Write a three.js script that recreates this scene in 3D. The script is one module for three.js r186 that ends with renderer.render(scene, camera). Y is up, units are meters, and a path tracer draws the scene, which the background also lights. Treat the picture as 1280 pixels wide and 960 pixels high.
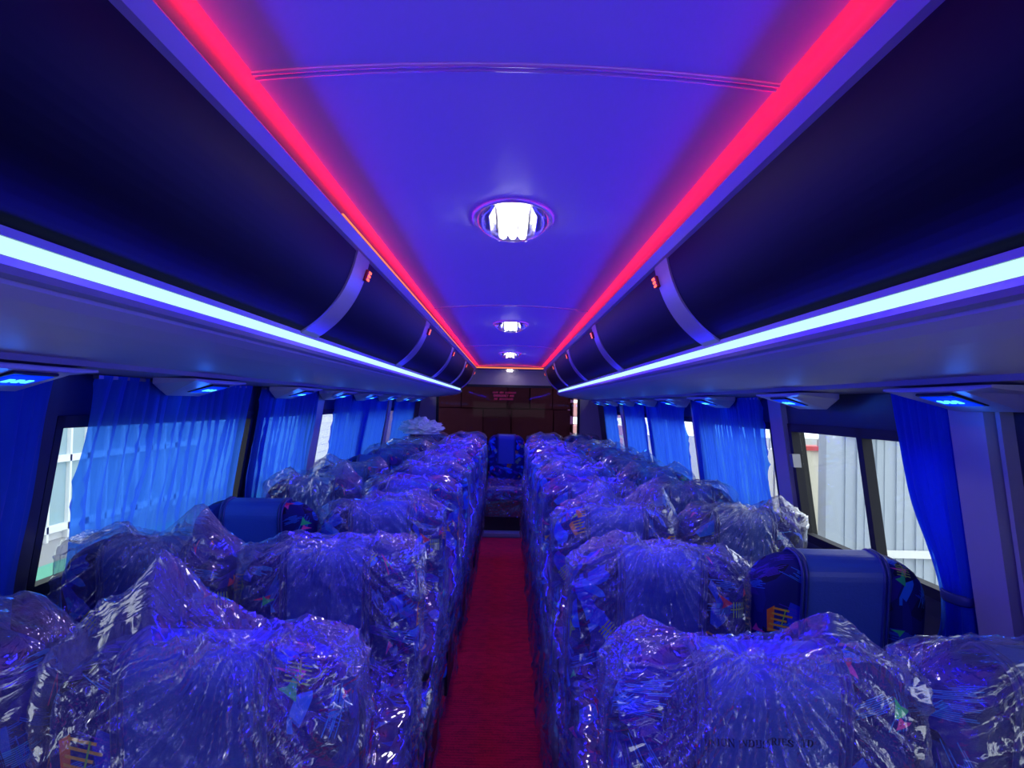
import * as THREE from 'three';
import { mergeGeometries, mergeVertices } from 'three/addons/utils/BufferGeometryUtils.js';
import { RoundedBoxGeometry } from 'three/addons/geometries/RoundedBoxGeometry.js';
import { TextGeometry } from 'three/addons/geometries/TextGeometry.js';
import { FontLoader } from 'three/addons/loaders/FontLoader.js';
import { RectAreaLightUniformsLib } from 'three/addons/lights/RectAreaLightUniformsLib.js';
import { createNoise2D, createNoise3D } from 'simplex-noise';

// ------------------------------------------------------------------ camera, sky, exposure
const scene = new THREE.Scene();
const camera = new THREE.PerspectiveCamera(54.1, 4 / 3, 0.05, 200);
camera.position.set(0, 1.45, 0);
camera.rotation.set(0.0277, -0.0032, 0.021, 'YXZ');
RectAreaLightUniformsLib.init();
const renderer = new THREE.WebGLRenderer({ antialias: true });
renderer.toneMapping = THREE.LinearToneMapping;
renderer.toneMappingExposure = 1.0;
renderer.shadowMap.enabled = true;
scene.background = new THREE.Color().setRGB(2.5, 2.65, 2.75);          // bright overcast daylight over the yard
const STRIP_COLOR = new THREE.Color().setRGB(0.008, 0.001, 1), STRIP_POWER = 105;
const COVE_COLOR = new THREE.Color().setRGB(1, 0.0003, 0.05), COVE_POWER = 16;
const LAMP_COLOR = new THREE.Color().setRGB(1, 0.9, 0.95), LAMP_POWER = 24;

// ------------------------------------------------------------------ helpers
function rng(seed) { let a = seed | 0; return () => { a = (a + 0x6d2b79f5) | 0; let t = Math.imul(a ^ (a >>> 15), 1 | a); t = (t + Math.imul(t ^ (t >>> 7), 61 | t)) ^ t; return ((t ^ (t >>> 14)) >>> 0) / 4294967296; }; }
const n2 = createNoise2D(rng(11)), n3 = createNoise3D(rng(12));
const clamp = (x, a = 0, b = 1) => Math.min(b, Math.max(a, x));
const smooth = (a, b, x) => { const t = clamp((x - a) / (b - a)); return t * t * (3 - 2 * t); };
const lerp = (a, b, t) => a + (b - a) * t;
const used = new Map();
function numbered(name) { const k = used.get(name) ?? 0; used.set(name, k + 1); return k ? `${name}_${String(k).padStart(3, '0')}` : name; }
function shade(o) { o.traverse((c) => { if (c.isMesh) { c.castShadow = true; c.receiveShadow = true; } }); return o; }
function tag(o, label, category, group) { o.userData.label = label; if (category) o.userData.category = category; if (group) o.userData.group = group; return o; }
function group(name, label, category, grp, parent = scene) { const g = new THREE.Group(); g.name = numbered(name); parent.add(g); if (label) tag(g, label, category, grp); return g; }
function part(parent, name, geo, mat, label) { const m = new THREE.Mesh(geo, mat); m.name = name; m.castShadow = m.receiveShadow = true; if (label) m.userData.label = label; parent.add(m); return m; }
function struct(name, label, geo, mat) {
  const m = geo ? new THREE.Mesh(geo, mat) : new THREE.Group();
  m.name = name; m.castShadow = m.receiveShadow = true; m.userData.kind = 'structure'; tag(m, label); scene.add(m); return m;
}
function merge(list) { return mergeGeometries(list.map((g) => { const h = g.index ? g.toNonIndexed() : g; for (const k of Object.keys(h.attributes)) if (!['position', 'normal', 'uv'].includes(k)) h.deleteAttribute(k); return h; })); }
function box(x0, x1, y0, y1, z0, z1, r = 0) {
  const w = Math.abs(x1 - x0), h = Math.abs(y1 - y0), d = Math.abs(z1 - z0);
  const g = r ? new RoundedBoxGeometry(w, h, d, 2, Math.min(r, w / 2.01, h / 2.01, d / 2.01)) : new THREE.BoxGeometry(w, h, d);
  return g.translate((x0 + x1) / 2, (y0 + y1) / 2, (z0 + z1) / 2);
}
// a closed outline of [X, H] points carried along the bus from depth d0 to d1; side mirrors it
function along(points, d0, d1, side = 1, steps = 1) {
  const s = new THREE.Shape(points.map(([x, y]) => new THREE.Vector2(x * side, y)));
  return new THREE.ExtrudeGeometry(s, { depth: d1 - d0, bevelEnabled: false, steps }).translate(0, 0, -d1);
}
function metreUv(g, scale = 1) {   // box mapping in metres
  const h = g.index ? g.toNonIndexed() : g, p = h.attributes.position, uv = new Float32Array(p.count * 2);
  const a = new THREE.Vector3(), b = new THREE.Vector3(), c = new THREE.Vector3();
  for (let i = 0; i < p.count; i += 3) {
    a.fromBufferAttribute(p, i); b.fromBufferAttribute(p, i + 1); c.fromBufferAttribute(p, i + 2);
    const n = b.clone().sub(a).cross(c.clone().sub(a)), ax = Math.abs(n.x), ay = Math.abs(n.y), az = Math.abs(n.z);
    [a, b, c].forEach((v, k) => {
      const [u, w] = ax >= ay && ax >= az ? [v.z, v.y] : ay >= az ? [v.x, v.z] : [v.x, v.y];
      uv[(i + k) * 2] = u / scale; uv[(i + k) * 2 + 1] = w / scale;
    });
  }
  h.setAttribute('uv', new THREE.BufferAttribute(uv, 2));
  return h;
}

// ------------------------------------------------------------------ textures
function dataTexture(size, fn, srgb = false, ch = 4) {
  const d = new Uint8Array(size * size * 4);
  for (let y = 0; y < size; y++) for (let x = 0; x < size; x++) { const v = fn(x / size, y / size), i = (y * size + x) * 4; if (typeof v === 'number') { d[i] = d[i + 1] = d[i + 2] = clamp(v) * 255; } else { d[i] = v[0]; d[i + 1] = v[1]; d[i + 2] = v[2]; } d[i + 3] = 255; }
  const t = new THREE.DataTexture(d, size, size);
  t.wrapS = t.wrapT = THREE.RepeatWrapping; t.magFilter = THREE.LinearFilter; if (srgb) t.colorSpace = THREE.SRGBColorSpace; t.needsUpdate = true; return t;
}
function tiled2(u, v, f, s) { // tileable noise on a torus
  const A = u * Math.PI * 2, B = v * Math.PI * 2, r = f / (Math.PI * 2);
  return n3(Math.cos(A) * r + s, Math.sin(A) * r + Math.cos(B) * r * 1.3, Math.sin(B) * r * 1.3 - s);
}
function cells(n, seed) {  // tileable distance to the nearest of n*n jittered points
  const r = rng(seed), pts = []; for (let j = 0; j < n; j++) for (let i = 0; i < n; i++) pts.push([(i + r()) / n, (j + r()) / n]);
  return (u, v) => {
    const ci = Math.floor(u * n), cj = Math.floor(v * n); let best = 9;
    for (let j = -1; j <= 1; j++) for (let i = -1; i <= 1; i++) { const p = pts[((cj + j + n) % n) * n + ((ci + i + n) % n)]; let du = Math.abs(p[0] - u), dv = Math.abs(p[1] - v); du = Math.min(du, 1 - du); dv = Math.min(dv, 1 - dv); best = Math.min(best, du * du + dv * dv); }
    return Math.min(1, Math.sqrt(best) * n);
  };
}
const c1 = cells(6, 3), c2 = cells(15, 5), c3 = cells(34, 9);
const crumple = dataTexture(768, (u, v) => {
  const w = 0.035 * tiled2(u, v, 3, 4), x = (u + w + 1) % 1, y = (v - w + 1) % 1;
  return 0.5 * c1(x, y) + 0.3 * c2(x, (y + 0.5 * w + 1) % 1) + 0.1 * c3(u, v);
});
const fineGrain = dataTexture(256, (u, v) => 0.5 + 0.25 * tiled2(u, v, 40, 1) + 0.25 * tiled2(u, v, 17, 2));
const weave = dataTexture(256, (u, v) => 0.5 + 0.25 * Math.sin(u * Math.PI * 128) * Math.sin(v * Math.PI * 128) + 0.15 * tiled2(u, v, 22, 6));
const carpetBump = dataTexture(512, (u, v) => 0.5 + 0.3 * tiled2(u, v, 70, 3) + 0.2 * tiled2(u, v, 30, 8));
const carpetColour = dataTexture(512, (u, v) => {
  const k = 1 + 0.16 * tiled2(u, v, 60, 5) + 0.10 * tiled2(u, v, 6, 7) + 0.08 * Math.sin(v * Math.PI * 2 * 20 + 0.6 * tiled2(u, v, 4, 2));
  return [clamp(244 * k, 0, 255), clamp(10 * k, 0, 255), clamp(58 * k, 0, 255)];
}, true);
function fabricTexture(seed) {   // the loud printed upholstery: navy ground, brushed blues, hard-edged bright shards
  const c = document.createElement('canvas'); c.width = c.height = 1024; const g = c.getContext('2d'), r = rng(seed);
  const wrap = (x, y, f) => { for (const ox of [-1024, 0, 1024]) for (const oy of [-1024, 0, 1024]) { g.save(); g.translate(x + ox, y + oy); f(); g.restore(); } };
  g.fillStyle = '#0b1266'; g.fillRect(0, 0, 1024, 1024);
  const blues = ['#0a0d44', '#10208c', '#1433c4', '#1a4fd8', '#1d7fdc', '#070a34', '#241287', '#0d1a78'];
  for (let i = 0; i < 90; i++) {       // broad patches
    const col = blues[Math.floor(r() * blues.length)], a = r() * 6.28, w = 40 + r() * 90, h = 18 + r() * 46, pts = []; for (let k = 0; k < 7; k++) { const t = k / 7 * 6.28, q = 0.6 + r() * 0.5; pts.push([Math.cos(t) * w * q, Math.sin(t) * h * q]); }
    wrap(r() * 1024, r() * 1024, () => { g.rotate(a); g.fillStyle = col; g.beginPath(); pts.forEach(([x, y], k) => k ? g.lineTo(x, y) : g.moveTo(x, y)); g.closePath(); g.fill(); });
  }
  for (let i = 0; i < 70; i++) {       // dry brush strokes
    const col = ['#2b8fe6', '#1f5be0', '#35b4e8', '#5a2bc0', '#0a1050'][Math.floor(r() * 5)], a = -0.6 + r() * 1.2 + (r() < 0.3 ? 1.5 : 0), L = 70 + r() * 150, off = []; for (let k = 0; k < 9; k++) off.push([k * 5 - 20, r() * L * 0.5, L * (0.5 + r() * 0.5)]);
    wrap(r() * 1024, r() * 1024, () => { g.rotate(a); g.strokeStyle = col; g.lineWidth = 3; g.globalAlpha = 0.8; for (const [y, s, e] of off) { g.beginPath(); g.moveTo(s - L / 2, y); g.lineTo(e - L / 2, y); g.stroke(); } });
  }
  const shard = (n, cols, s0, s1) => { for (let i = 0; i < n; i++) { const col = cols[Math.floor(r() * cols.length)], a = r() * 6.28, s = s0 + r() * (s1 - s0), k = 0.35 + r() * 0.4; wrap(r() * 1024, r() * 1024, () => { g.rotate(a); g.fillStyle = col; g.beginPath(); g.moveTo(-s, -s * k * 0.2); g.lineTo(s, -s * k); g.lineTo(s * 0.6, s * k); g.lineTo(s * 0.2, s * k * 0.2); g.closePath(); g.fill(); }); } };
  shard(7, ['#ff2f62', '#ff3d4a', '#ff4fa0'], 26, 44); shard(5, ['#35e070', '#9be03a'], 26, 44); shard(4, ['#f5b21e', '#ffd23c'], 24, 40);
  for (let i = 0; i < 5; i++) {        // orange combs
    const a = -0.5 + r() * 1.0, s = 44 + r() * 22;
    wrap(r() * 1024, r() * 1024, () => { g.rotate(a); g.fillStyle = '#f07a1e'; g.beginPath(); g.moveTo(-s, -s * 0.3); g.lineTo(-s * 0.55, -s * 0.7); g.lineTo(-s * 0.2, s); g.lineTo(-s * 0.6, s * 1.1); g.closePath(); g.fill(); g.fillStyle = '#f0b428'; for (let k = 0; k < 5; k++) { g.fillRect(-s * 0.6, -s * 0.6 + k * s * 0.36, s * (1.1 + 0.3 * (k % 2)), s * 0.14); } g.fillStyle = '#8fd63a'; g.fillRect(s * 0.2, -s * 0.6, s * 0.08, s * 1.1); });
  }
  for (let i = 0; i < 4; i++) { const a = r() * 6.28; wrap(r() * 1024, r() * 1024, () => { g.rotate(a); g.strokeStyle = '#b8e050'; g.lineWidth = 5; for (let k = -2; k < 3; k++) { g.beginPath(); g.moveTo(-34, k * 13); g.lineTo(30, k * 13 - 6); g.stroke(); } g.beginPath(); g.moveTo(-8, -36); g.lineTo(-2, 36); g.stroke(); }); }
  for (let i = 0; i < 4; i++) { const a = r() * 6.28; wrap(r() * 1024, r() * 1024, () => { g.rotate(a); g.strokeStyle = '#ff3a7a'; g.lineWidth = 4; g.beginPath(); g.moveTo(-50, 0); g.lineTo(40, 8); g.lineTo(-30, 22); g.stroke(); }); }
  const t = new THREE.CanvasTexture(c); t.wrapS = t.wrapT = THREE.RepeatWrapping; t.magFilter = THREE.LinearFilter; t.colorSpace = THREE.SRGBColorSpace; return t;
}

// ------------------------------------------------------------------ materials
const std = (o) => new THREE.MeshStandardMaterial(o), phy = (o) => new THREE.MeshPhysicalMaterial(o);
const lin = (r, g, b) => new THREE.Color().setRGB(r, g, b);
const M = {
  ceiling: phy({ name: 'ceiling laminate', color: lin(0.54, 0.52, 0.55), roughness: 0.5, bumpMap: fineGrain, bumpScale: 0.0001 }),
  seam: std({ name: 'seam trim', color: lin(0.75, 0.74, 0.78), roughness: 0.22, metalness: 0.5 }),
  vinyl: std({ name: 'grey moulded vinyl', color: lin(0.36, 0.34, 0.36), roughness: 0.55, bumpMap: fineGrain, bumpScale: 0.0002 }),
  lockerTrim: std({ name: 'locker trim', color: lin(0.34, 0.33, 0.35), roughness: 0.35 }),
  lockerDoor: phy({ name: 'locker door', color: lin(0.003, 0.002, 0.009), roughness: 0.55, specularIntensity: 0.3 }),
  underside: std({ name: 'pale locker underside', color: lin(0.60, 0.59, 0.60), roughness: 0.5 }),
  housing: std({ name: 'grey plastic housing', color: lin(0.5, 0.48, 0.46), roughness: 0.4 }),
  dark: std({ name: 'dark navy panel', color: lin(0.018, 0.018, 0.04), roughness: 0.4 }),
  black: std({ name: 'black plastic', color: lin(0.012, 0.012, 0.016), roughness: 0.45 }),
  rubber: std({ name: 'black rubber', color: lin(0.01, 0.01, 0.012), roughness: 0.7 }),
  steel: std({ name: 'grey steel', color: lin(0.30, 0.30, 0.32), roughness: 0.4, metalness: 0.8 }),
  rear: std({ name: 'grey rear panel', color: lin(0.34, 0.29, 0.32), roughness: 0.6, bumpMap: fineGrain, bumpScale: 0.0002 }),
  floor: std({ name: 'dark floor vinyl', color: lin(0.03, 0.03, 0.035), roughness: 0.6 }),
  glass: phy({ name: 'window glass', color: lin(0.93, 0.96, 0.97), roughness: 0.0, transmission: 1, thickness: 0, ior: 1.45 }),
  tint: phy({ name: 'tinted rear glass', color: lin(0.22, 0.14, 0.26), roughness: 0.03, transmission: 1, thickness: 0, ior: 1.3, specularIntensity: 0.15 }),
  curtain: phy({ name: 'blue curtain cloth', color: lin(0.06, 0.25, 0.88), roughness: 0.66, transmission: 0.8, thickness: 0, specularIntensity: 0.1, bumpMap: weave, bumpScale: 0.0003 }),
  leather: phy({ name: 'blue leatherette', color: lin(0.045, 0.11, 0.38), roughness: 0.42, bumpMap: fineGrain, bumpScale: 0.0004 }),
  piping: std({ name: 'dark blue piping', color: lin(0.03, 0.05, 0.2), roughness: 0.4 }),
  plastic: phy({ name: 'clear polythene', color: lin(0.93, 0.93, 0.96), roughness: 0.085, transmission: 0.915, thickness: 0, ior: 2.0, bumpMap: crumple, bumpScale: 0.007 }),
  plasticFar: phy({ name: 'clear polythene, smooth', color: lin(0.93, 0.93, 0.96), roughness: 0.085, transmission: 0.90, thickness: 0, ior: 2.0 }),
  whiteBag: phy({ name: 'white polythene', color: lin(0.9, 0.9, 0.88), roughness: 0.35, transmission: 0.1, thickness: 0, bumpMap: crumple, bumpScale: 0.005 }),
  carpet: std({ name: 'red carpet', color: 0xffffff, map: carpetColour, roughness: 0.95, bumpMap: carpetBump, bumpScale: 0.003 }),
  chrome: std({ name: 'lamp reflector', color: lin(0.8, 0.8, 0.82), roughness: 0.18, metalness: 0.9 }),
  lens: phy({ name: 'clear lamp lens', color: lin(0.97, 0.97, 1), roughness: 0.04, transmission: 1, thickness: 0, ior: 1.45 }),
  tube: std({ name: 'lit lamp tube', color: 0x000000, emissive: lin(1, 1, 1), emissiveIntensity: 7 }),
  strip: std({ name: 'lit blue strip diffuser', color: 0x000000, emissive: lin(0.55, 0.98, 1), emissiveIntensity: 1.15 }),
  cove: std({ name: 'lit red strip', color: 0x000000, emissive: lin(1, 0.26, 0.08), emissiveIntensity: 1.3 }),
  spotGlow: std({ name: 'lit reading lamp', color: 0x000000, emissive: lin(0.0, 0.03, 1), emissiveIntensity: 0.9 }),
  spotCore: std({ name: 'lit reading lamp diode', color: 0x000000, emissive: lin(0.12, 0.85, 1), emissiveIntensity: 1.3 }),
  redDiode: std({ name: 'lit red diode', color: 0x000000, emissive: lin(1, 0.12, 0.08), emissiveIntensity: 2.2 }),
  redLens: std({ name: 'red lamp body', color: lin(0.35, 0.01, 0.02), roughness: 0.3 }),
  concrete: std({ name: 'yard concrete', color: lin(0.32, 0.32, 0.31), roughness: 0.9, bumpMap: fineGrain, bumpScale: 0.002 }),
  greenPaint: std({ name: 'green yard paint', color: lin(0.12, 0.42, 0.30), roughness: 0.7 }),
  yellowPaint: std({ name: 'yellow line paint', color: lin(0.75, 0.58, 0.08), roughness: 0.7 }),
  whitePaint: std({ name: 'white paint', color: lin(0.85, 0.87, 0.86), roughness: 0.6 }),
  render: std({ name: 'pale wall render', color: lin(0.72, 0.74, 0.72), roughness: 0.9 }),
  pane: phy({ name: 'office glass', color: lin(0.34, 0.48, 0.52), roughness: 0.06 }),
  sheet: std({ name: 'grey-blue metal sheet', color: lin(0.44, 0.50, 0.58), roughness: 0.5 }),
  cream: std({ name: 'cream metal sheet', color: lin(0.70, 0.66, 0.55), roughness: 0.6 }),
  redPaint: std({ name: 'red paint', color: lin(0.6, 0.08, 0.08), roughness: 0.5 }),
  carton: [lin(0.30, 0.17, 0.11), lin(0.24, 0.14, 0.10), lin(0.36, 0.22, 0.15)].map((c, i) => std({ name: 'brown board ' + i, color: c, roughness: 0.9 })),
  pink: std({ name: 'pale pink wrap', color: lin(0.85, 0.42, 0.40), roughness: 0.6 }),
  ink: std({ name: 'black print', color: lin(0.004, 0.004, 0.03), roughness: 0.6 }),
  redPrint: std({ name: 'red lettering', color: lin(0.75, 0.04, 0.09), roughness: 0.5 }),
};
for (const m of [M.ceiling, M.vinyl, M.rear]) for (const t of ['bumpMap']) { m[t] = m[t].clone(); m[t].repeat.set(6, 6); m[t].needsUpdate = true; }
const fabrics = [101, 202, 303].flatMap((s, i) => { const t = fabricTexture(s); return [0, 1, 2].map((k) => { const m = t.clone(); m.offset.set(k * 0.37, k * 0.29); m.needsUpdate = true; return std({ name: 'printed seat cloth ' + (i * 3 + k), map: m, roughness: 0.85, bumpMap: weave, bumpScale: 0.0004 }); }); });

// ------------------------------------------------------------------ shell of the bus
const D0 = -2.0, D1 = 9.2, LOCK1 = 8.65;
const wallX = (h) => 1.165 - 0.145 * Math.max(0, h - 0.9);
const wallBand = (h0, h1, d0, d1, side, thick = 0.05, inset = 0) => {
  const hs = [h0, ...(h0 < 0.9 && h1 > 0.9 ? [0.9] : []), h1], pts = hs.map((h) => [wallX(h) - inset, h]);
  return along([...pts, ...hs.slice().reverse().map((h) => [wallX(h) + thick, h])], d0, d1, side);
};
const SILL = 0.955, HEAD = 1.40;

struct('floor', 'dark vinyl floor under the seats', box(-1.2, 1.2, -0.05, 0, -D1, -D0), M.floor);
{
  const g = metreUv(box(-0.47, 0.44, 0, 0.006, -8.2, 1.2), 0.5);
  const c = new THREE.Mesh(g, M.carpet); c.name = 'aisle_carpet'; c.receiveShadow = true; scene.add(c); tag(c, 'long red carpet runner laid along the aisle floor', 'carpet');
}
const SIDES = [
  { s: -1, where: 'yard building side', solid: [[D0, 0.55], [8.35, D1]], win: [[0.55, 1.3], [1.81, 3.2], [3.31, 4.16], [4.36, 5.45], [5.6, 6.66], [6.86, 8.35]], bars: {}, name: 'wall_left' },
  { s: 1, where: 'grey fence side', solid: [[D0, -1.0], [1.3, 1.67], [8.3, D1]], win: [[-1.0, 1.3], [1.8, 2.92], [3.1, 4.2], [4.42, 5.62], [5.85, 7.03], [7.26, 8.3]], bars: { 1: 2.33 }, name: 'wall_right' },
];
const word = ['first', 'second', 'third', 'fourth', 'fifth', 'sixth', 'seventh', 'eighth', 'ninth', 'tenth'];
let windowNo = 0, trimNo = 0;
for (const S of SIDES) {
  const w = struct(S.name, `navy side wall with window openings on the ${S.where}`, null);
  part(w, 'lower_panel', wallBand(0, SILL, D0, D1, S.s), M.dark);
  part(w, 'header_panel', wallBand(HEAD, 1.62, D0, D1, S.s), M.dark);
  for (const [a, b] of S.solid) part(w, 'side_panel', wallBand(SILL, HEAD, a, b, S.s), M.dark);
  // pillars between the windows
  for (let i = 0; i < S.win.length - 1; i++) {
    if (S.s > 0 && i === 0) continue;
    const a = S.win[i][1], b = S.win[i + 1][0];
    const t = struct(`trim_${++trimNo}`, `grey vinyl window pillar, ${word[S.win.length - 2 - i]} from the rear wall, ${S.where}`, null);
    part(t, 'pillar_cover', wallBand(SILL - 0.1, 1.53, a + 0.02, b - 0.02, S.s, 0.05, 0.022), i === 1 && S.s < 0 || i === 0 && S.s < 0 ? M.dark : M.vinyl);
    part(t, 'pillar_core', wallBand(SILL, HEAD, a, b, S.s), M.rubber);
  }
  if (S.s > 0) {
    const t = struct(`trim_${++trimNo}`, 'wide grey vinyl pillar beside the tied curtain, grey fence side', null);
    part(t, 'pillar_cover', wallBand(0.4, 1.53, 1.64, 1.77, 1, 0.02, 0.05), M.vinyl);
    part(t, 'edge_bead', wallBand(0.4, 1.53, 1.615, 1.63, 1, 0.02, 0.03), M.vinyl);
    part(t, 'pillar_core', wallBand(SILL, HEAD, 1.67, 1.8, 1), M.rubber);
  }
  S.win.forEach(([a, b], i) => {
    const g = struct(`window_${++windowNo}`, `black framed side window, ${word[S.win.length - 1 - i]} from the rear wall, ${S.where}`, null);
    const f = 0.03;
    part(g, 'window_frame', merge([wallBand(SILL, SILL + f, a, b, S.s, 0.02, 0.012), wallBand(HEAD - f, HEAD, a, b, S.s, 0.02, 0.012), wallBand(SILL, HEAD, a, a + f, S.s, 0.02, 0.012), wallBand(SILL, HEAD, b - f, b, S.s, 0.02, 0.012)]), M.rubber);
    part(g, 'pane', wallBand(SILL + 0.01, HEAD - 0.01, a + 0.01, b - 0.01, S.s, 0.029, -0.025), M.glass);
    if (S.bars[i]) { part(g, 'sash_bar', wallBand(SILL, HEAD, S.bars[i] - 0.018, S.bars[i] + 0.018, S.s, 0.02, 0.012), M.rubber); part(g, 'latch', wallBand(1.235, 1.285, b - 0.06, b - 0.025, S.s, 0.0, 0.03), M.steel); }
  });
}
// front bulkhead behind the camera, rear wall
{
  const w = struct('wall_front', 'dark bulkhead around the windscreen at the front of the cabin', null), z0 = -D0, z1 = -D0 + 0.05;
  part(w, 'lower_panel', box(-1.25, 1.25, -0.05, 1.12, z0, z1), M.dark); part(w, 'header_panel', box(-1.25, 1.25, 1.5, 2.1, z0, z1), M.dark);
  for (const q of [-1, 1]) part(w, 'corner_post', box(q * 0.98, q * 1.25, 1.12, 1.5, z0, z1), M.dark);
  const g = struct(`window_${++windowNo}`, 'wide windscreen at the front of the bus', null);
  part(g, 'pane', box(-1, 1, 1.11, 1.51, z0 + 0.02, z0 + 0.025), M.glass); part(g, 'window_frame', box(-0.025, 0.025, 1.12, 1.5, z0 + 0.005, z0 + 0.045), M.rubber);
}
{
  const w = struct('wall_rear', 'grey rear wall panel around the tinted rear window', null);
  const WX0 = -0.87, WX1 = 0.845, WH0 = 0.95, WH1 = 1.672;
  part(w, 'lower_panel', box(-1.25, 1.25, 0, WH0, -D1 - 0.05, -D1), M.rear);
  part(w, 'valance', box(-1.25, 1.25, WH1, 2.05, -D1 - 0.05, -D1), M.rear);
  part(w, 'side_panel', box(-1.25, WX0, WH0, WH1, -D1 - 0.05, -D1, 0.01), M.rear);
  part(w, 'side_panel', box(WX1, 1.25, WH0, WH1, -D1 - 0.05, -D1, 0.01), M.rear);
  part(w, 'soffit', box(-0.5, 0.5, 1.875, 1.93, -D1, -8.86), M.rear);
  const g = struct(`window_${++windowNo}`, 'wide tinted rear window with three lines of red lettering', null);
  part(g, 'pane', box(WX0, 0.79, WH0, WH1, -D1 - 0.03, -D1 - 0.025), M.tint, 'dark tinted glass');
  part(g, 'pane', box(0.79, WX1, WH0, WH1, -D1 - 0.03, -D1 - 0.025), M.glass, 'narrow clear strip of glass');
  part(g, 'window_frame', merge([box(WX0 - 0.02, WX1 + 0.02, WH1 - 0.01, WH1 + 0.02, -D1 - 0.03, -D1 + 0.01), box(WX0 - 0.02, WX0 + 0.01, WH0, WH1, -D1 - 0.03, -D1 + 0.01), box(WX1 - 0.01, WX1 + 0.02, WH0, WH1, -D1 - 0.03, -D1 + 0.01)]), M.rubber);
  const font = await new FontLoader().loadAsync('fonts/droid/droid_sans_bold.typeface.json');
  const letters = [];
  const r = rng(77);
  const put = (geo, x, y) => letters.push(geo.translate(x, y, -D1 - 0.0235));
  const line = (chars, x0, x1, y, h) => { const n = chars.length, step = (x1 - x0) / n; [...chars].forEach((c, i) => { if (c === ' ') return; put(merge([box(0, step * 0.22, 0, h * (0.75 + 0.25 * r()), 0, 0.001), box(0, step * 0.8, h * 0.4, h * 0.58, 0, 0.001), box(step * 0.55, step * 0.78, h * 0.2 * r(), h, 0, 0.001)]), x0 + i * step, y); }); };
  line('xxxx xxx xxxxxxxx', -0.205, 0.085, 1.585, 0.026);
  const em = new TextGeometry('EMERGENCY', { font, size: 0.03, depth: 0.001, curveSegments: 2 }); em.computeBoundingBox(); em.scale(0.185 / (em.boundingBox.max.x), 1, 1);
  put(em, -0.195, 1.545); line('xxx', 0.005, 0.06, 1.545, 0.03);
  line('xx xxxxxxxx', -0.185, 0.05, 1.505, 0.029);
  part(g, 'red_lettering', merge(letters), M.redPrint, 'three short lines of red lettering');
}

// ------------------------------------------------------------------ ceiling with red coves
{
  const c = struct('ceiling', 'arched laminate ceiling between two red lit coves', null);
  const seams = [D0, 1.02, 3.5, 5.85, 8.86];
  const under = [], N = 24;
  for (let i = 0; i <= N; i++) { const x = lerp(-0.36, 0.36, i / N); under.push([x, 1.915 - 0.02 * (x / 0.36) ** 2]); }
  const prof = (side) => { const o = []; for (let i = 0; i <= 8; i++) { const t = i / 8; o.push([side * (0.36 + 0.115 * Math.sin(t * Math.PI / 2)), 1.895 + 0.022 * Math.sin(t * Math.PI) - 0.012 * t]); } return o; };
  const lower = [...prof(-1).reverse(), ...under.slice(1, -1), ...prof(1)];
  for (let k = 0; k < seams.length - 1; k++) part(c, 'ceiling_panel', mergeVertices(along([...lower, [0.5, 1.98], [-0.5, 1.98]], seams[k], seams[k + 1])), M.ceiling);
  for (const d of seams.slice(1, -1)) {
    const bead = (dz, r) => new THREE.TubeGeometry(new THREE.CatmullRomCurve3(under.map(([x, y]) => new THREE.Vector3(x, y - 0.001, -d + dz))), 40, r, 6);
    part(c, 'seam_trim', merge([bead(-0.007, 0.0045), bead(0.007, 0.0045)]), M.seam);
  }
  part(c, 'roof_deck', box(-1.25, 1.25, 1.98, 2.02, -D1, -D0), M.dark);
  for (const s of [-1, 1]) part(c, 'roof_fill', box(s * 0.5, s * 1.25, 1.92, 1.98, -D1, -D0), M.dark);
}
function redStrip(name, label, x0, y, d0, d1, across) {
  const g = group(name, label, 'strip light', 'red cove lights');
  if (!across) {
    const s = Math.sign(x0);
    for (let k = 0; k < 4; k++) { const a = [d0, 1.7, 4, 6.4, d1][k], b = [d0, 1.7, 4, 6.4, d1][k + 1] - 0.004, q = k ? 0 : -0.008; part(g, 'lit_segment', box(x0 - s * q, x0 + s * 0.004 - s * q, y + q, y + q + 0.003, -b, -a), M.cove); }
    const l = new THREE.RectAreaLight(COVE_COLOR, COVE_POWER, d1 - d0, 0.012); l.position.set(x0 + s * 0.004, y + 0.006, -(d0 + d1) / 2);
    l.rotation.order = 'YXZ'; l.lookAt(x0 - s * 0.8, y + 1, -(d0 + d1) / 2); g.add(l);
  } else {
    for (let k = 0; k < 2; k++) part(g, 'lit_segment', box(lerp(-x0, 0.14, k) + 0.002, k ? x0 : 0.138, y, y + 0.012, -d0 - 0.008, -d0), M.cove);
    const l = new THREE.RectAreaLight(COVE_COLOR, COVE_POWER * 0.7, 2 * x0, 0.012); l.position.set(0, y + 0.014, -d0 + 0.006); l.lookAt(0, y + 1, -d0 + 1); g.add(l);
  }
  return shade(g);
}
redStrip('red_cove_light', 'long red strip light in the ceiling cove, yard building side', -0.386, 1.874, -1.2, 8.8, false);
redStrip('red_cove_light', 'long red strip light in the ceiling cove, grey fence side', 0.398, 1.866, -1.2, 8.8, false);
redStrip('red_cove_light', 'short orange-red strip light across the rear end of the ceiling', 0.41, 1.876, 8.83, 8.84, true);

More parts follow.
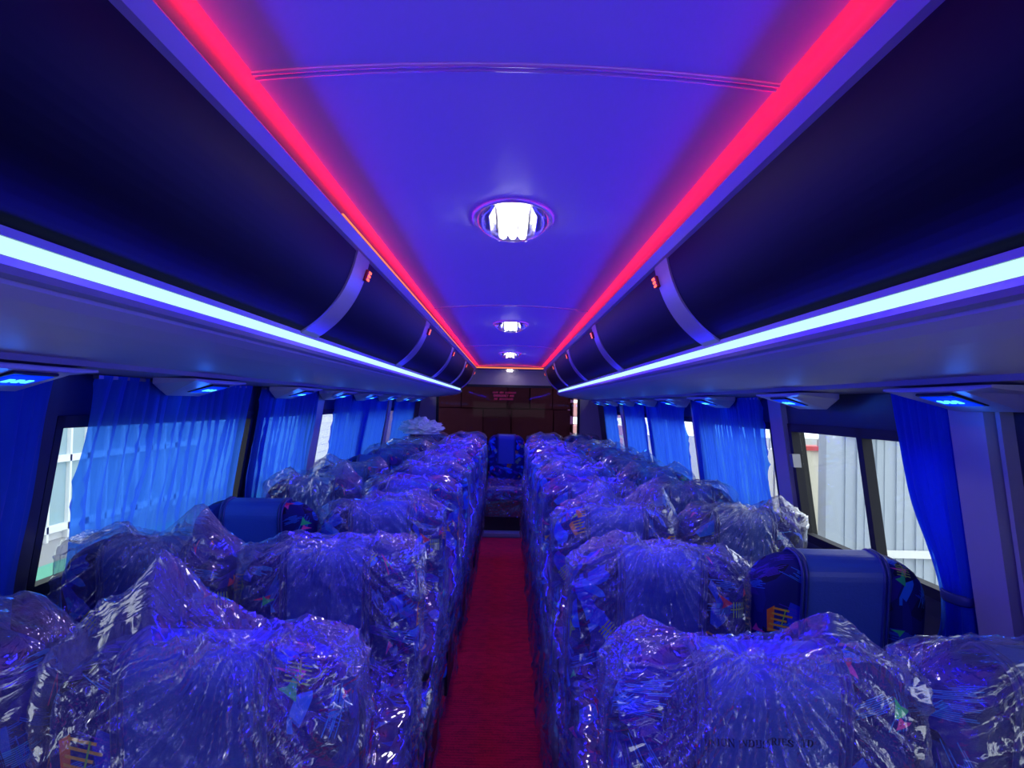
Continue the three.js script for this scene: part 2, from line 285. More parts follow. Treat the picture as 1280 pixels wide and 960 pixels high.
// ------------------------------------------------------------------ overhead lockers
const arc = (n = 14) => { const o = []; const c = new THREE.QuadraticBezierCurve(new THREE.Vector2(0.548, 1.628), new THREE.Vector2(0.43, 1.70), new THREE.Vector2(0.405, 1.848)); for (const p of c.getPoints(n)) o.push([p.x, p.y]); return o; };
const offset = (pts, d) => pts.map(([x, y], i) => { const a = pts[Math.max(0, i - 1)], b = pts[Math.min(pts.length - 1, i + 1)], tx = b[0] - a[0], ty = b[1] - a[1], l = Math.hypot(tx, ty); return [x - ty / l * d, y + tx / l * d]; });
const divD = [0.41, 2.03, 3.65, 5.27, 6.89, 8.5];
function smoothAlong(pts, d0, d1, side) { return mergeVertices(along(pts, d0, d1, side)); }
for (const S of SIDES) {
  const s = S.s, g = group('overhead_locker', `long overhead luggage locker with dark doors and blue light strip, ${S.where}`, 'luggage rack');
  const A = arc(), under = [[0.556, 1.588], [0.57, 1.574], [0.60, 1.564], [0.66, 1.552], [0.74, 1.541], [0.85, 1.529], [0.98, 1.518], [1.055, 1.512]];
  const body = [...offset(A, -0.012).reverse(), [0.56, 1.618], [0.56, 1.602], ...under, [1.02, 1.90], [0.48, 1.90], [0.47, 1.86], [0.43, 1.853]];
  part(g, 'body', along(body, D0, LOCK1, s), M.underside);
  // raised edge trims above and below the light strip, and the lip that hides the red strip
  part(g, 'strip_trim', merge([along([[0.546, 1.620], [0.544, 1.634], [0.558, 1.636], [0.562, 1.620]], D0, LOCK1, s), along([[0.548, 1.6], [0.562, 1.6], [0.562, 1.578], [0.552, 1.582], [0.547, 1.59]], D0, LOCK1, s)]), M.lockerTrim);
  part(g, 'lip', along([[0.408, 1.842], [0.396, 1.846], [0.383, 1.866], [0.386, 1.871], [0.392, 1.868], [0.404, 1.858], [0.47, 1.862], [0.47, 1.846]], D0, LOCK1, s), M.lockerTrim);
  // doors and the arched dividers between them
  for (let k = -1; k < divD.length; k++) {
    const a = k < 0 ? D0 + 0.01 : divD[k] + 0.084, b = k + 1 < divD.length ? divD[k + 1] - 0.084 : LOCK1 - 0.01;
    if (b - a > 0.05) part(g, 'door', along([...arc(18), ...offset(arc(18), -0.011).reverse()], a, b, s), M.lockerDoor, 'dark glossy door panel');
  }
  for (const d of divD) {
    const q = part(g, 'divider', along([...offset(arc(18), 0.004), ...offset(arc(18), -0.011).reverse()], d - 0.08, d + 0.08, s), M.lockerTrim, 'curved grey divider');
    if (d < 1) continue;
    const lampAt = offset(arc(20), 0.008)[17], far = -(d + 0.08);
    const ml = part(q, 'marker_lamp', new RoundedBoxGeometry(0.034, 0.012, 0.030, 2, 0.005).rotateZ(s * -1.25).translate(s * lampAt[0], lampAt[1], far + 0.008), M.redLens, 'small red marker lamp');
    const dots = []; for (let i = 0; i < 3; i++) for (let j = 0; j < 3; j++) dots.push(new THREE.BoxGeometry(0.006, 0.003, 0.007).translate((i - 1) * 0.010, -0.0072, (j - 1) * 0.0095));
    part(q, 'red_led_grid', merge(dots).rotateZ(s * -1.25).translate(s * lampAt[0], lampAt[1], far + 0.008), M.redDiode, 'nine lit red diodes');
  }
  // blue light strip
  const cuts = [D0 + 0.1, 1.6, 3.95, 6.3, LOCK1 - 0.22];
  for (let k = 0; k < 4; k++) part(g, 'strip_light', along([[0.5495, 1.602], [0.548, 1.611], [0.5495, 1.620], [0.56, 1.620], [0.56, 1.602]], cuts[k], cuts[k + 1] - 0.004, s), M.strip, 'lit blue-white strip');
  const L = cuts[4] - cuts[0], l = new THREE.RectAreaLight(STRIP_COLOR, STRIP_POWER, L, 0.018); l.position.set(s * 0.543, 1.611, -(cuts[0] + cuts[4]) / 2); l.lookAt(s * (0.543 - 1), 1.611 - 0.42, l.position.z); g.add(l);
  // rear end cap and the ledge along the wall
  part(g, 'end_cap', along([...offset(A, -0.002).reverse(), ...under.map(([x, y]) => [x, y - 0.004]), [1.02, 1.87], [0.42, 1.87]], LOCK1, LOCK1 + 0.03, s), M.lockerTrim);
  part(g, 'wall_ledge', along([[0.90, 1.526], [0.91, 1.513], [1.055, 1.505], [1.055, 1.513]], D0, 8.4, s), M.vinyl);
}

// ------------------------------------------------------------------ reading light panels under the lockers
{
  const outline = new THREE.Shape([[-0.20, 0.075], [-0.115, 0], [0.115, 0], [0.20, 0.075], [0.20, 0.095], [-0.20, 0.095]].map(([a, b]) => new THREE.Vector2(a, b * 0.22)));
  const shell = new THREE.ExtrudeGeometry(outline, { depth: 0.12, bevelEnabled: true, bevelSize: 0.004, bevelThickness: 0.004, bevelSegments: 2 }).translate(0, -0.0210, -0.06).rotateY(Math.PI / 2);
  const tiltShell = (s) => { const g = shell.clone(), p = g.attributes.position; for (let i = 0; i < p.count; i++) { const t = clamp(-p.getY(i) / 0.021, 0, 1.2); p.setY(i, p.getY(i) - t * 0.27 * s * p.getX(i) - t * 0.002); } g.computeVertexNormals(); return g; };
  const shells = { '-1': tiltShell(-1), 1: tiltShell(1) }, onFace = (g, s, y) => g.clone().translate(-s * 0.012, y, 0).rotateZ(-s * 0.264);
  const lensG = new RoundedBoxGeometry(0.07, 0.006, 0.125, 3, 0.003);
  const core = merge([-0.028, 0, 0.028].map((z) => new RoundedBoxGeometry(0.020, 0.004, 0.018, 2, 0.0018).translate(0, 0, z)));
  const bezel = new RoundedBoxGeometry(0.082, 0.006, 0.14, 3, 0.003);
  const spots = { '-1': [1.44, 2.36, 3.41, 4.25, 5.15, 6.05, 6.95, 7.85], 1: [1.6, 2.53, 3.6, 4.45, 5.4, 6.3, 7.2, 8.0] };
  for (const S of SIDES) spots[S.s].forEach((d, i) => {
    const g = group('reading_light_panel', `grey reading light panel with blue lit lens, ${word[7 - i]} from the rear wall, ${S.where}`, 'light panel', 'reading light panels under the lockers');
    g.position.set(S.s * 0.96, 1.503, -d);
    part(g, 'housing', shells[S.s], M.housing);
    part(g, 'bezel', onFace(bezel, S.s, -0.0265), M.black);
    part(g, 'lit_lens', onFace(lensG, S.s, -0.0285), M.spotGlow, 'glowing blue lens');
    part(g, 'light_diode', onFace(core, S.s, -0.0315), M.spotCore, 'bright cyan diodes');
    const l = new THREE.PointLight(lin(0.02, 0.15, 1), 0.02); l.position.set(-S.s * 0.012, -0.048, 0); g.add(l);
  });
}

// ------------------------------------------------------------------ ceiling lamps
{
  const RX = 0.094, RZ = 0.175, lampD = [1.86, 4.3, 6.75, 9.03];
  const dome = new THREE.SphereGeometry(1, 40, 12, 0, Math.PI * 2, Math.PI / 2, Math.PI / 2).scale(RX, 0.046, RZ);
  const rim = new THREE.TorusGeometry(1, 0.05, 8, 56).rotateX(Math.PI / 2).scale(RX + 0.004, 0.14, RZ + 0.004);
  const plate = new THREE.CylinderGeometry(1, 1, 0.004, 40).scale(RX, 1, RZ);
  const tubeG = new THREE.CapsuleGeometry(0.011, 0.19, 6, 12).rotateX(Math.PI / 2);
  const rib = (s) => new THREE.BoxGeometry(0.002, 0.026, 0.24).rotateZ(s * 0.5).translate(s * 0.05, -0.012, 0);
  const stud = new THREE.SphereGeometry(0.004, 8, 6);
  lampD.forEach((d, i) => {
    const g = group('ceiling_lamp', ['oval clear ceiling lamp with three white tubes, between the first two ceiling seams', 'oval clear ceiling lamp with three white tubes, between the second and third seams', 'oval clear ceiling lamp with white tubes, between the last seam and red rear strip', 'small oval ceiling lamp under the rear soffit above the tinted window'][i], 'ceiling lamp', 'oval ceiling lamps');
    g.position.set(0, i === 3 ? 1.874 : 1.912, -d); if (i === 3) g.scale.set(1, 0.8, 0.75);
    part(g, 'rim', rim, M.seam); part(g, 'reflector', plate, M.chrome);
    for (const x of [-0.025, 0, 0.025]) part(g, 'lamp_tube', tubeG.clone().translate(x, -0.019, 0), M.tube, 'lit white tube');
    part(g, 'reflector_fin', merge([rib(1), rib(-1)]), M.chrome);
    part(g, 'stud_row', merge([-1, 1].flatMap((s) => [-2, -1, 0, 1, 2].map((k) => stud.clone().translate(s * 0.072, -0.006, k * 0.03)))), M.chrome);
    part(g, 'lens', dome, M.lens, 'clear domed lens');
    const l = new THREE.RectAreaLight(LAMP_COLOR, i === 3 ? LAMP_POWER * 0.12 : LAMP_POWER, 0.075, 0.21); l.position.set(0, -0.033, 0); l.lookAt(0, 0.0, -d); l.rotation.set(-Math.PI / 2, 0, 0); g.add(l);
  });
}

// ------------------------------------------------------------------ seats
const seatParts = (() => {
  const W = 0.43, lean = 0.10, y0 = 0.42, y1 = 1.09, T = 0.13;
  const tilt = (g) => g.translate(0, -y1, 0).rotateX(lean).translate(0, y1, 0);     // top stays, the foot comes forward
  const rr = (w, yb, yt, rt, rb) => { const s = new THREE.Shape(); s.moveTo(-w + rb, yb); s.lineTo(w - rb, yb); s.quadraticCurveTo(w, yb, w, yb + rb); s.lineTo(w, yt - rt); s.quadraticCurveTo(w, yt, w - rt, yt); s.lineTo(-w + rt, yt); s.quadraticCurveTo(-w, yt, -w, yt - rt); s.lineTo(-w, yb + rb); s.quadraticCurveTo(-w, yb, -w + rb, yb); return s; };
  const b = 0.045;
  let back = new THREE.ExtrudeGeometry(rr(W / 2 - b, y0 + b, y1 - b, 0.075, 0.03), { depth: T - 2 * b, bevelEnabled: true, bevelSize: b, bevelThickness: b, bevelSegments: 7, curveSegments: 8 }).translate(0, 0, -(T - 2 * b) / 2);
  back = mergeVertices((() => { back.deleteAttribute('normal'); back.deleteAttribute('uv'); return back; })(), 1e-5); back.computeVertexNormals();
  { const p = back.attributes.position, uv = new Float32Array(p.count * 2); for (let i = 0; i < p.count; i++) { const e = 0.065 - p.getZ(i); uv[i * 2] = (p.getX(i) + e * 0.7 * clamp(p.getX(i) / 0.215, -1, 1)) / 0.62; uv[i * 2 + 1] = (p.getY(i) + e * 0.7 * smooth(0.95, 1.09, p.getY(i))) / 0.62; } back.setAttribute('uv', new THREE.BufferAttribute(uv, 2)); }
  // leatherette band over the head of the seat: outline in (z, y), carried across x
  const R = T / 2, wrapPath = (o, yb) => { const a = [[R + o, yb], [R + o, (yb + y1) / 2]], n = 7, q = 0.045; for (const m of [1, -1]) for (let i = 0; i <= n; i++) { const t = Math.PI / 2 * (m > 0 ? i : n - i) / n; a.push([m * (R - q + Math.cos(t) * (q + o)), y1 - q + Math.sin(t) * (q + o)]); } a.push([-R - o, (yb + y1) / 2], [-R - o, yb]); return a; };
  const bandShape = new THREE.Shape([...wrapPath(0.006, 0.76), ...wrapPath(-0.02, 0.76).reverse()].map(([z, y]) => new THREE.Vector2(z, y)));
  const band = new THREE.ExtrudeGeometry(bandShape, { depth: 0.2, bevelEnabled: false }).translate(0, 0, -0.1).rotateY(-Math.PI / 2);
  band.scale(-1, 1, 1); { const ix = band.index; const p = band.attributes.position.array; for (let i = 0; i < p.length; i += 9) for (let c = 0; c < 3; c++) { const t = p[i + c]; p[i + c] = p[i + 6 + c]; p[i + 6 + c] = t; } band.deleteAttribute('normal'); band.computeVertexNormals(); }
  const bandM = metreUv(band, 0.2);
  const pipe = (x) => new THREE.TubeGeometry(new THREE.CatmullRomCurve3(wrapPath(0.006, 0.76).map(([z, y]) => new THREE.Vector3(x, y, z))), 48, 0.0045, 6);
  const pipes = [-0.103, -0.093, 0.093, 0.103].map((x) => tilt(pipe(x)));
  const shell = mergeVertices(new THREE.ExtrudeGeometry(rr(W / 2 - 0.012, 0.44, 0.98, 0.05, 0.03), { depth: 0.02, bevelEnabled: true, bevelSize: 0.008, bevelThickness: 0.008, bevelSegments: 2 }).translate(0, 0, -0.098));
  const cushion = metreUv(new RoundedBoxGeometry(W, 0.13, 0.46, 4, 0.05).translate(0, 0.43, 0.275), 0.62);
  const panel = metreUv(new RoundedBoxGeometry(0.2, 0.02, 0.4, 2, 0.009).translate(0, 0.49, 0.29), 0.2);
  const frame = merge([box(-0.2, 0.2, 0.32, 0.365, 0.06, 0.46), box(-0.2, -0.16, 0.365, 0.52, 0.0, 0.08)]);
  const leg = (z) => merge([box(-0.15, 0.15, 0, 0.02, z - 0.025, z + 0.025), box(-0.13, -0.09, 0.02, 0.33, z - 0.02, z + 0.02), box(0.09, 0.13, 0.02, 0.33, z - 0.02, z + 0.02)]);
  const arm = (s) => merge([new RoundedBoxGeometry(0.035, 0.04, 0.34, 3, 0.015).translate(s * 0.195, 0.65, 0.25), new RoundedBoxGeometry(0.02, 0.24, 0.05, 2, 0.008).translate(s * 0.2, 0.53, 0.06)]);
  const sidePanel = (s) => new RoundedBoxGeometry(0.012, 0.2, 0.42, 2, 0.005).translate(s * 0.2095, 0.42, 0.26);
  return { back: tilt(back), band: tilt(bandM), pipes, shell: tilt(shell), cushion, panel, frame, legs: [leg(0.12), leg(0.4)], arm: { '-1': arm(-1), 1: arm(1) }, side: { '-1': sidePanel(-1), 1: sidePanel(1) } };
})();
function seat(label, x, d, variant, aisle, grp, onPlinth) {
  const g = group('bus_seat', label, 'seat', grp); g.position.set(x, 0.0065, -d);
  part(g, 'backrest', seatParts.back, fabrics[variant], 'printed blue upholstery with bright shards');
  const b = part(g, 'head_band', seatParts.band, M.leather, 'plain blue leatherette band');
  for (const p of seatParts.pipes) part(b, 'piping', p, M.piping);
  part(g, 'cushion', seatParts.cushion, fabrics[(variant + 4) % 9]); part(g, 'cushion_band', seatParts.panel, M.leather, 'plain blue leatherette band');
  part(g, 'back_shell', seatParts.shell, M.black, 'black plastic shell'); if (onPlinth) return g;
  part(g, 'seat_frame', seatParts.frame, M.steel);
  for (const l of seatParts.legs) part(g, 'leg', l, M.steel);
  if (aisle) { part(g, 'armrest', seatParts.arm[aisle], M.black); part(g, 'side_panel', seatParts.side[aisle], M.black); }
  return g;
}

// ------------------------------------------------------------------ polythene covers
// A bag pulled down over the seat, gathered in a knot at the head. o: seed, kx knot, ears [[x, width, height]], res, hem, flare side
function coverGeometry(o) {
  const r = rng(o.seed * 7919 + 13), S = o.seed * 3.7, FR = [0.46, 0.17, 0.10, 0.17], CR = 0.025;
  const nu = Math.round(380 * o.res), nv = Math.round(210 * o.res), hx = 0.217, yT = 1.099, kx = o.kx ?? 0, ky = yT + 0.010, kz = 0.055;
  const ridge = (v) => { const q = 1 - Math.abs(v); return q * q; };
  const perim = (u, h, hz, rad) => {       // u along a rounded rectangle: front, corner, side, corner, back, corner, side, corner
    let x, z, nx = 0, nz = 0; const seg = [FR[0], CR, FR[1], CR, FR[2], CR, FR[3], CR]; let k = 0, t = u; while (k < 7 && t > seg[k]) t -= seg[k++]; t /= seg[k];
    const corner = (cx, cz, a0) => { const a = a0 + t * Math.PI / 2; nx = Math.cos(a); nz = Math.sin(a); x = cx + rad * nx; z = cz + rad * nz; };
    if (k === 0) { x = lerp(-h + rad, h - rad, t); z = hz; nz = 1; } else if (k === 1) { t = 1 - t; corner(h - rad, hz - rad, 0); }
    else if (k === 2) { x = h; z = lerp(hz - rad, -hz + rad, t); nx = 1; } else if (k === 3) { t = 1 - t; corner(h - rad, -hz + rad, -Math.PI / 2); }
    else if (k === 4) { x = lerp(h - rad, -h + rad, t); z = -hz; nz = -1; } else if (k === 5) { t = 1 - t; corner(-h + rad, -hz + rad, Math.PI); }
    else if (k === 6) { x = -h; z = lerp(-hz + rad, hz - rad, t); nx = -1; } else { t = 1 - t; corner(-h + rad, hz - rad, Math.PI / 2); }
    return [x, z, nx, nz];
  };
  const pos = new Float32Array((nu + 1) * (nv + 1) * 3), uv = new Float32Array((nu + 1) * (nv + 1) * 2), tc = 0.2;
  for (let j = 0; j <= nv; j++) for (let i = 0; i <= nu; i++) {
    const u = i / nu, uu = i === nu ? 0 : u, t = j / nv, side = o.flare ?? 0;
    const ca = uu * Math.PI * 2, hem = (o.hem ?? 0.2) + 0.05 * n2(Math.cos(ca) * 2 + S, Math.sin(ca) * 2) + 0.03 * n2(Math.cos(ca) * 7 + S, Math.sin(ca) * 7);
    let rr = 1, y;
    if (t < tc) { const a = t / tc * Math.PI / 2; rr = Math.sin(a); y = yT - 0.055 * (1 - Math.cos(a)); } else y = lerp(yT - 0.055, hem, ((t - tc) / (1 - tc)) ** 1.05);
    const zf = 0.088 + 0.46 * smooth(0.86, 0.46, y) * (1 - 0.12 * smooth(0.4, 0.1, y)), zb = -0.118, cz = (zf + zb) / 2, hz = (zf - zb) / 2;
    const taper = 1 - 0.06 * (1 - smooth(0, 0.3, t));
    let [px, pz, nx, nz] = perim(uu, hx * taper, hz, 0.05);
    let x = lerp(kx, px, rr), z = lerp(kz, pz + cz, rr), ny = 0;
    const capW = 1 - smooth(tc * 0.7, tc * 1.15, t); ny = capW; nx *= 1 - capW * 0.8; nz *= 1 - capW * 0.8;
    { const l = Math.hypot(nx, ny, nz) || 1; nx /= l; ny /= l; nz /= l; }
    // slack puffing up beside the knot
    let puff = 0; for (const [ex, ew, eh, ez = -0.02, ed = 0.075] of o.ears) puff += eh * Math.exp(-(Math.abs((x - ex) / ew) ** 1.5)) * Math.exp(-(((z - ez) / ed) ** 2));
    const kd = Math.hypot(x - kx, (z - kz) * 0.8), open = smooth(0.0, 0.07, kd);
    const up = 1 - smooth(tc * 0.9, tc + 0.14, t);
    let dy = up * (0.008 * open + puff * smooth(0, 0.05, kd) + 0.014 * n3(x * 7 + S, z * 7, 3) * open);
    // folds
    const w = z > kz - 0.005 || y < yT - 0.05 ? ky - y : -(kz - z), rho = Math.hypot(x - kx, w), psi = Math.atan2(x - kx, w + 1e-4), front = clamp(nz * 1.4 + capW);
    const reach = 0.36 + 0.24 * n2(psi * 4 + S, S), A = smooth(0.008, 0.06, rho) * (1 - smooth(reach * 0.3, reach, rho)) * front * clamp((w + 0.015) / 0.03);
    let disp = 1.3 * A * (0.014 * ridge(n2(psi * 3.2 + S, rho * 1.2)) ** 2.5 + 0.016 * ridge(n2(psi * 7 - S, rho * 1.5 + 4)) ** 2.5 + 0.009 * ridge(n2(psi * 13 + S, 9 + rho)) ** 2);
    const side1 = Math.abs(nx);
    disp += 0.010 * n3(x * 4.5 + S, y * 3.2, z * 4.5) + 0.010 * ridge(n3(x * 6.5, y * 5.5 + S, z * 6.5 + 5)) ** 3 + 0.0055 * ridge(n3(x * 15 + S, y * 11, z * 15)) ** 2 + 0.0026 * ridge(n3(x * 34, y * 30 + S, z * 34)) ** 2;
    disp += (1 - front) * 0.012 * ridge(n3(x * 9, y * 1.8 + S, z * 9)) ** 2 * smooth(1.05, 0.7, y);
    if (side) disp += smooth(0.75, 0.25, y) * clamp(nx * side) * (side > 0 ? -0.03 : 0.02) * (0.7 + 0.6 * n3(S, y * 3.1, z * 4));
    disp = Math.max(disp, -0.03);
    const lim = nx * (side || 0) > 0.3 ? 1 : 1 - 0.98 * side1;    // neighbours leave no room between the seats
    x += nx * disp * lim; y += dy + ny * disp * 0.8; z += nz * disp;
    const q = j * (nu + 1) + i; pos[q * 3] = x; pos[q * 3 + 1] = y; pos[q * 3 + 2] = z; uv[q * 2] = u * 1.6 / 0.34 + o.seed * 0.37; uv[q * 2 + 1] = t * 1.2 / 0.34 + o.seed * 0.21;
  }
  const idx = new Uint32Array(nu * nv * 6); let k = 0;
  for (let j = 0; j < nv; j++) for (let i = 0; i < nu; i++) { const a = j * (nu + 1) + i, b = a + 1, c = a + nu + 1, d = c + 1; idx[k++] = a; idx[k++] = c; idx[k++] = b; idx[k++] = b; idx[k++] = c; idx[k++] = d; }
  const g = new THREE.BufferGeometry(); g.setAttribute('position', new THREE.BufferAttribute(pos, 3)); g.setAttribute('uv', new THREE.BufferAttribute(uv, 2)); g.setIndex(new THREE.BufferAttribute(idx, 1)); g.computeVertexNormals();
  const nn = g.attributes.normal; for (let j = 0; j <= nv; j++) { const a = j * (nu + 1), b = a + nu, v = new THREE.Vector3().fromBufferAttribute(nn, a).add(new THREE.Vector3().fromBufferAttribute(nn, b)).normalize(); nn.setXYZ(a, v.x, v.y, v.z); nn.setXYZ(b, v.x, v.y, v.z); }
  return { g, nu, nv, kx, ky, kz };
}
function knotGeometry(seed) {     // the twisted tuft where the bag is tied
  const g = new THREE.SphereGeometry(1, 20, 14), p = g.attributes.position; for (let i = 0; i < p.count; i++) { const x = p.getX(i), y = p.getY(i), z = p.getZ(i), a = Math.atan2(z, x), k = 1 + 0.35 * n3(Math.cos(a) * 3 + seed, y * 2, Math.sin(a) * 3); p.setXYZ(i, x * k * 0.014, y * 0.011 * (1 + 0.3 * n3(x * 2, seed, z * 2)), z * k * 0.012); } g.computeVertexNormals(); return g;
}
function cover(seatGroup, o) {
  const c = coverGeometry(o), m = part(seatGroup, 'plastic_cover', c.g, o.res > 0.5 ? M.plastic : M.plasticFar, 'clear crinkled plastic bag tied over the seat');
  part(m, 'knot', knotGeometry(o.seed).translate(c.kx, c.ky - 0.002, c.kz + 0.012), M.plasticFar);
  return { g: m, c };
}

// rows: aisle and window seat centres on each side
const SX = { '-1': [-0.43, -0.867], 1: [0.375, 0.812] };
const rowD = (k) => 1.107 + 0.76 * k, ROWS = 9;
const bare = new Set(['1:1:1', '-1:2:1', '-1:5:1']);     // side:row:place
const special = {
  '-1:0:0': { kx: 0.07, ears: [[-0.07, 0.075, 0.115, 0.0, 0.05], [-0.17, 0.05, 0.02], [0.19, 0.05, 0.005]] },
  '-1:0:1': { kx: -0.12, ears: [[0.15, 0.07, 0.05], [0.0, 0.1, 0.03]] },
  '-1:1:0': { kx: 0.02, ears: [[-0.14, 0.1, 0.015], [0.14, 0.09, 0.02]] },
  '-1:1:1': { kx: 0.03, ears: [[0.12, 0.06, 0.085, 0.0, 0.05], [-0.12, 0.09, 0.02]] },
  '1:0:0': { kx: -0.03, ears: [[-0.16, 0.045, 0.018], [0.13, 0.09, 0.028]] },
  '1:0:1': { kx: 0.14, ears: [[-0.08, 0.14, 0.02]] },
  '1:1:0': { kx: -0.02, ears: [[-0.11, 0.08, 0.025, 0.02, 0.06], [0.14, 0.07, 0.0]] },
  '1:2:0': { kx: 0.04, ears: [[-0.06, 0.06, 0.09, 0.0, 0.05], [0.14, 0.06, 0.10, 0.0, 0.05]] },
  '1:2:1': { kx: 0.02, ears: [[-0.14, 0.07, 0.02], [0.15, 0.06, 0.045]] },
  '-1:3:1': { kx: -0.02, ears: [[0.13, 0.07, 0.075, 0.0, 0.05], [-0.1, 0.08, 0.02]] },
  '-1:2:0': { kx: -0.04, ears: [[-0.03, 0.03, 0.05, 0.02, 0.04], [0.1, 0.1, 0.03]] },
};
let inked = null;
for (const S of SIDES) for (let k = 0; k < ROWS; k++) for (let p = 0; p < 2; p++) {
  const key = `${S.s}:${k}:${p}`, r = rng(k * 31 + p * 7 + (S.s + 2) * 101), place = p ? 'window' : 'aisle', row = `${word[ROWS - 1 - k]} row ahead of the rear bench`;
  const x = SX[S.s][p], d = rowD(k), no = bare.has(key), variant = Math.floor(r() * 9);
  const chair = seat(no ? `uncovered printed blue ${place} seat, ${row}, ${S.where}` : `blue ${place} seat in clear plastic, ${row}, ${S.where}`, x, d, variant, p ? 0 : -S.s, no ? 'seats without plastic' : 'plastic covered seats');
  if (no) continue;
  const o = special[key] ?? { kx: (r() - 0.5) * 0.16, ears: [[-0.13 + r() * 0.05, 0.06 + r() * 0.04, 0.01 + r() * 0.045], [0.1 + r() * 0.06, 0.05 + r() * 0.05, 0.01 + r() * 0.05]] };
  const c = cover(chair, { seed: 3 + k * 5 + p * 2 + (S.s > 0 ? 60 : 0), res: k === 0 ? 0.92 : k === 1 ? 0.75 : k === 2 ? 0.55 : k < 5 ? 0.36 : 0.26, hem: p ? 0.3 : 0.16 + r() * 0.12, flare: p ? 0 : -S.s, ...o });
  if (key === '1:0:0') inked = c;
}
// black print on one cover, laid on its front face
{
  const font = await new FontLoader().loadAsync('fonts/droid/droid_serif_bold.typeface.json');
  let t = new TextGeometry('UNION INDUSTRIES LTD', { font, size: 0.0095, depth: 0.0004, curveSegments: 3 });
  t.computeBoundingBox(); t.scale(0.146 / t.boundingBox.max.x, 1, 1).translate(-0.110, 1.0, 0);
  const { g, nu, nv } = inked.c, P = g.attributes.position, tp = t.attributes.position, grid = [];
  for (let i = 0; i < P.count; i++) if (P.getZ(i) > 0.03 && P.getY(i) > 0.95 && P.getY(i) < 1.05) grid.push([P.getX(i), P.getY(i), P.getZ(i)]);
  const z0 = (x, y) => { let a = 0, b = 0; for (const q of grid) { const e = (q[0] - x) ** 2 + (q[1] - y) ** 2; if (e < 0.0006) { const k = Math.exp(-e / 0.00006); a += k; b += k * q[2]; } } return a ? b / a : 0.1; };
  const memo = new Map();
  for (let i = 0; i < tp.count; i++) { const x = tp.getX(i), y = tp.getY(i), key = `${Math.round(x * 1000)}:${Math.round(y * 1000)}`; if (!memo.has(key)) memo.set(key, z0(x, y)); tp.setZ(i, memo.get(key) + 0.004 + tp.getZ(i)); }
  t.computeVertexNormals(); part(inked.g, 'black_print', t, M.ink, 'black serif lettering on the plastic');
}
// rear bench
const RB = 8.85, RX = [-0.904, -0.464, -0.022, 0.42, 0.86];
{
  const pl = group('rear_bench_plinth', 'dark box plinth under the rear bench at the end of the carpet', 'bench'); part(pl, 'kick_panel', box(-1.1, 1.06, 0, 0.362, -9.0, -8.42, 0.01), M.black); part(pl, 'step_strip', box(-0.47, 0.44, 0, 0.05, -8.42, -8.25, 0.008), M.vinyl, 'grey step strip');
  let middle; RX.forEach((x, i) => {
    const nm = ['end seat of the rear bench beside the wall, yard building side', 'rear bench seat next to the middle one, yard building side', 'middle seat of the rear bench facing the aisle', 'rear bench seat next to the middle one, grey fence side', 'end seat of the rear bench beside the wall, grey fence side'][i];
    const chair = seat(`printed blue ${nm}`, x, RB, i * 2 % 9, 0, 'rear bench seats', true); if (i === 2) middle = chair;
    if (i !== 2) cover(chair, { seed: 130 + i, res: 0.24, hem: 0.42, kx: 0.03 * (i - 2), ears: [[-0.1, 0.08, 0.02], [0.12, 0.07, 0.02]] });
  });
  // crumpled plastic left on the middle cushion
  const g = new THREE.PlaneGeometry(0.42, 0.78, 70, 110), q = g.attributes.position;
  for (let i = 0; i < q.count; i++) { const x = q.getX(i), v = q.getY(i) + 0.39; const n = 0.012 * (1 - Math.abs(n2(x * 14, v * 14))) + 0.03 * Math.max(0, n2(x * 6 + 3, v * 6)) + 0.006 * n2(x * 40, v * 40); const back = 0.47; if (v < 0.3) q.setXYZ(i, x, 0.2 + v * 1.0 + 0.01, 0.525 + n); else { const t = v - 0.3; q.setXYZ(i, x, 0.505 + n + 0.06 * smooth(0.3, back, t), 0.52 - Math.min(t, 0.43)); } }
  g.computeVertexNormals(); metreUv(g, 0.3);
  part(middle, 'plastic_sheet', g, M.plastic, 'crumpled plastic sheet over the cushion');
}
// white bag heaped on a seat top
{
  const g = new THREE.IcosahedronGeometry(1, 24), p = g.attributes.position;
  for (let i = 0; i < p.count; i++) { const x = p.getX(i), y = p.getY(i), z = p.getZ(i), k = 1 + 0.3 * n3(x * 1.7, y * 1.7 + 8, z * 1.7) + 0.22 * (1 - Math.abs(n3(x * 4, y * 4, z * 4))) ** 2 + 0.06 * n3(x * 11, y * 11, z * 11); p.setXYZ(i, x * k * 0.165, Math.max(-0.05, y * k * 0.085), z * k * 0.08); }
  const h = mergeVertices((() => { g.deleteAttribute('normal'); return g; })(), 1e-4); h.computeVertexNormals();
  const m = new THREE.Mesh(h, M.whiteBag); m.name = 'white_plastic_bag'; m.position.set(-0.84, 1.204, -rowD(8) - 0.02); m.castShadow = m.receiveShadow = true; scene.add(m); tag(m, 'crumpled white plastic bag heaped on a window seat near the rear bench', 'plastic bag');
}

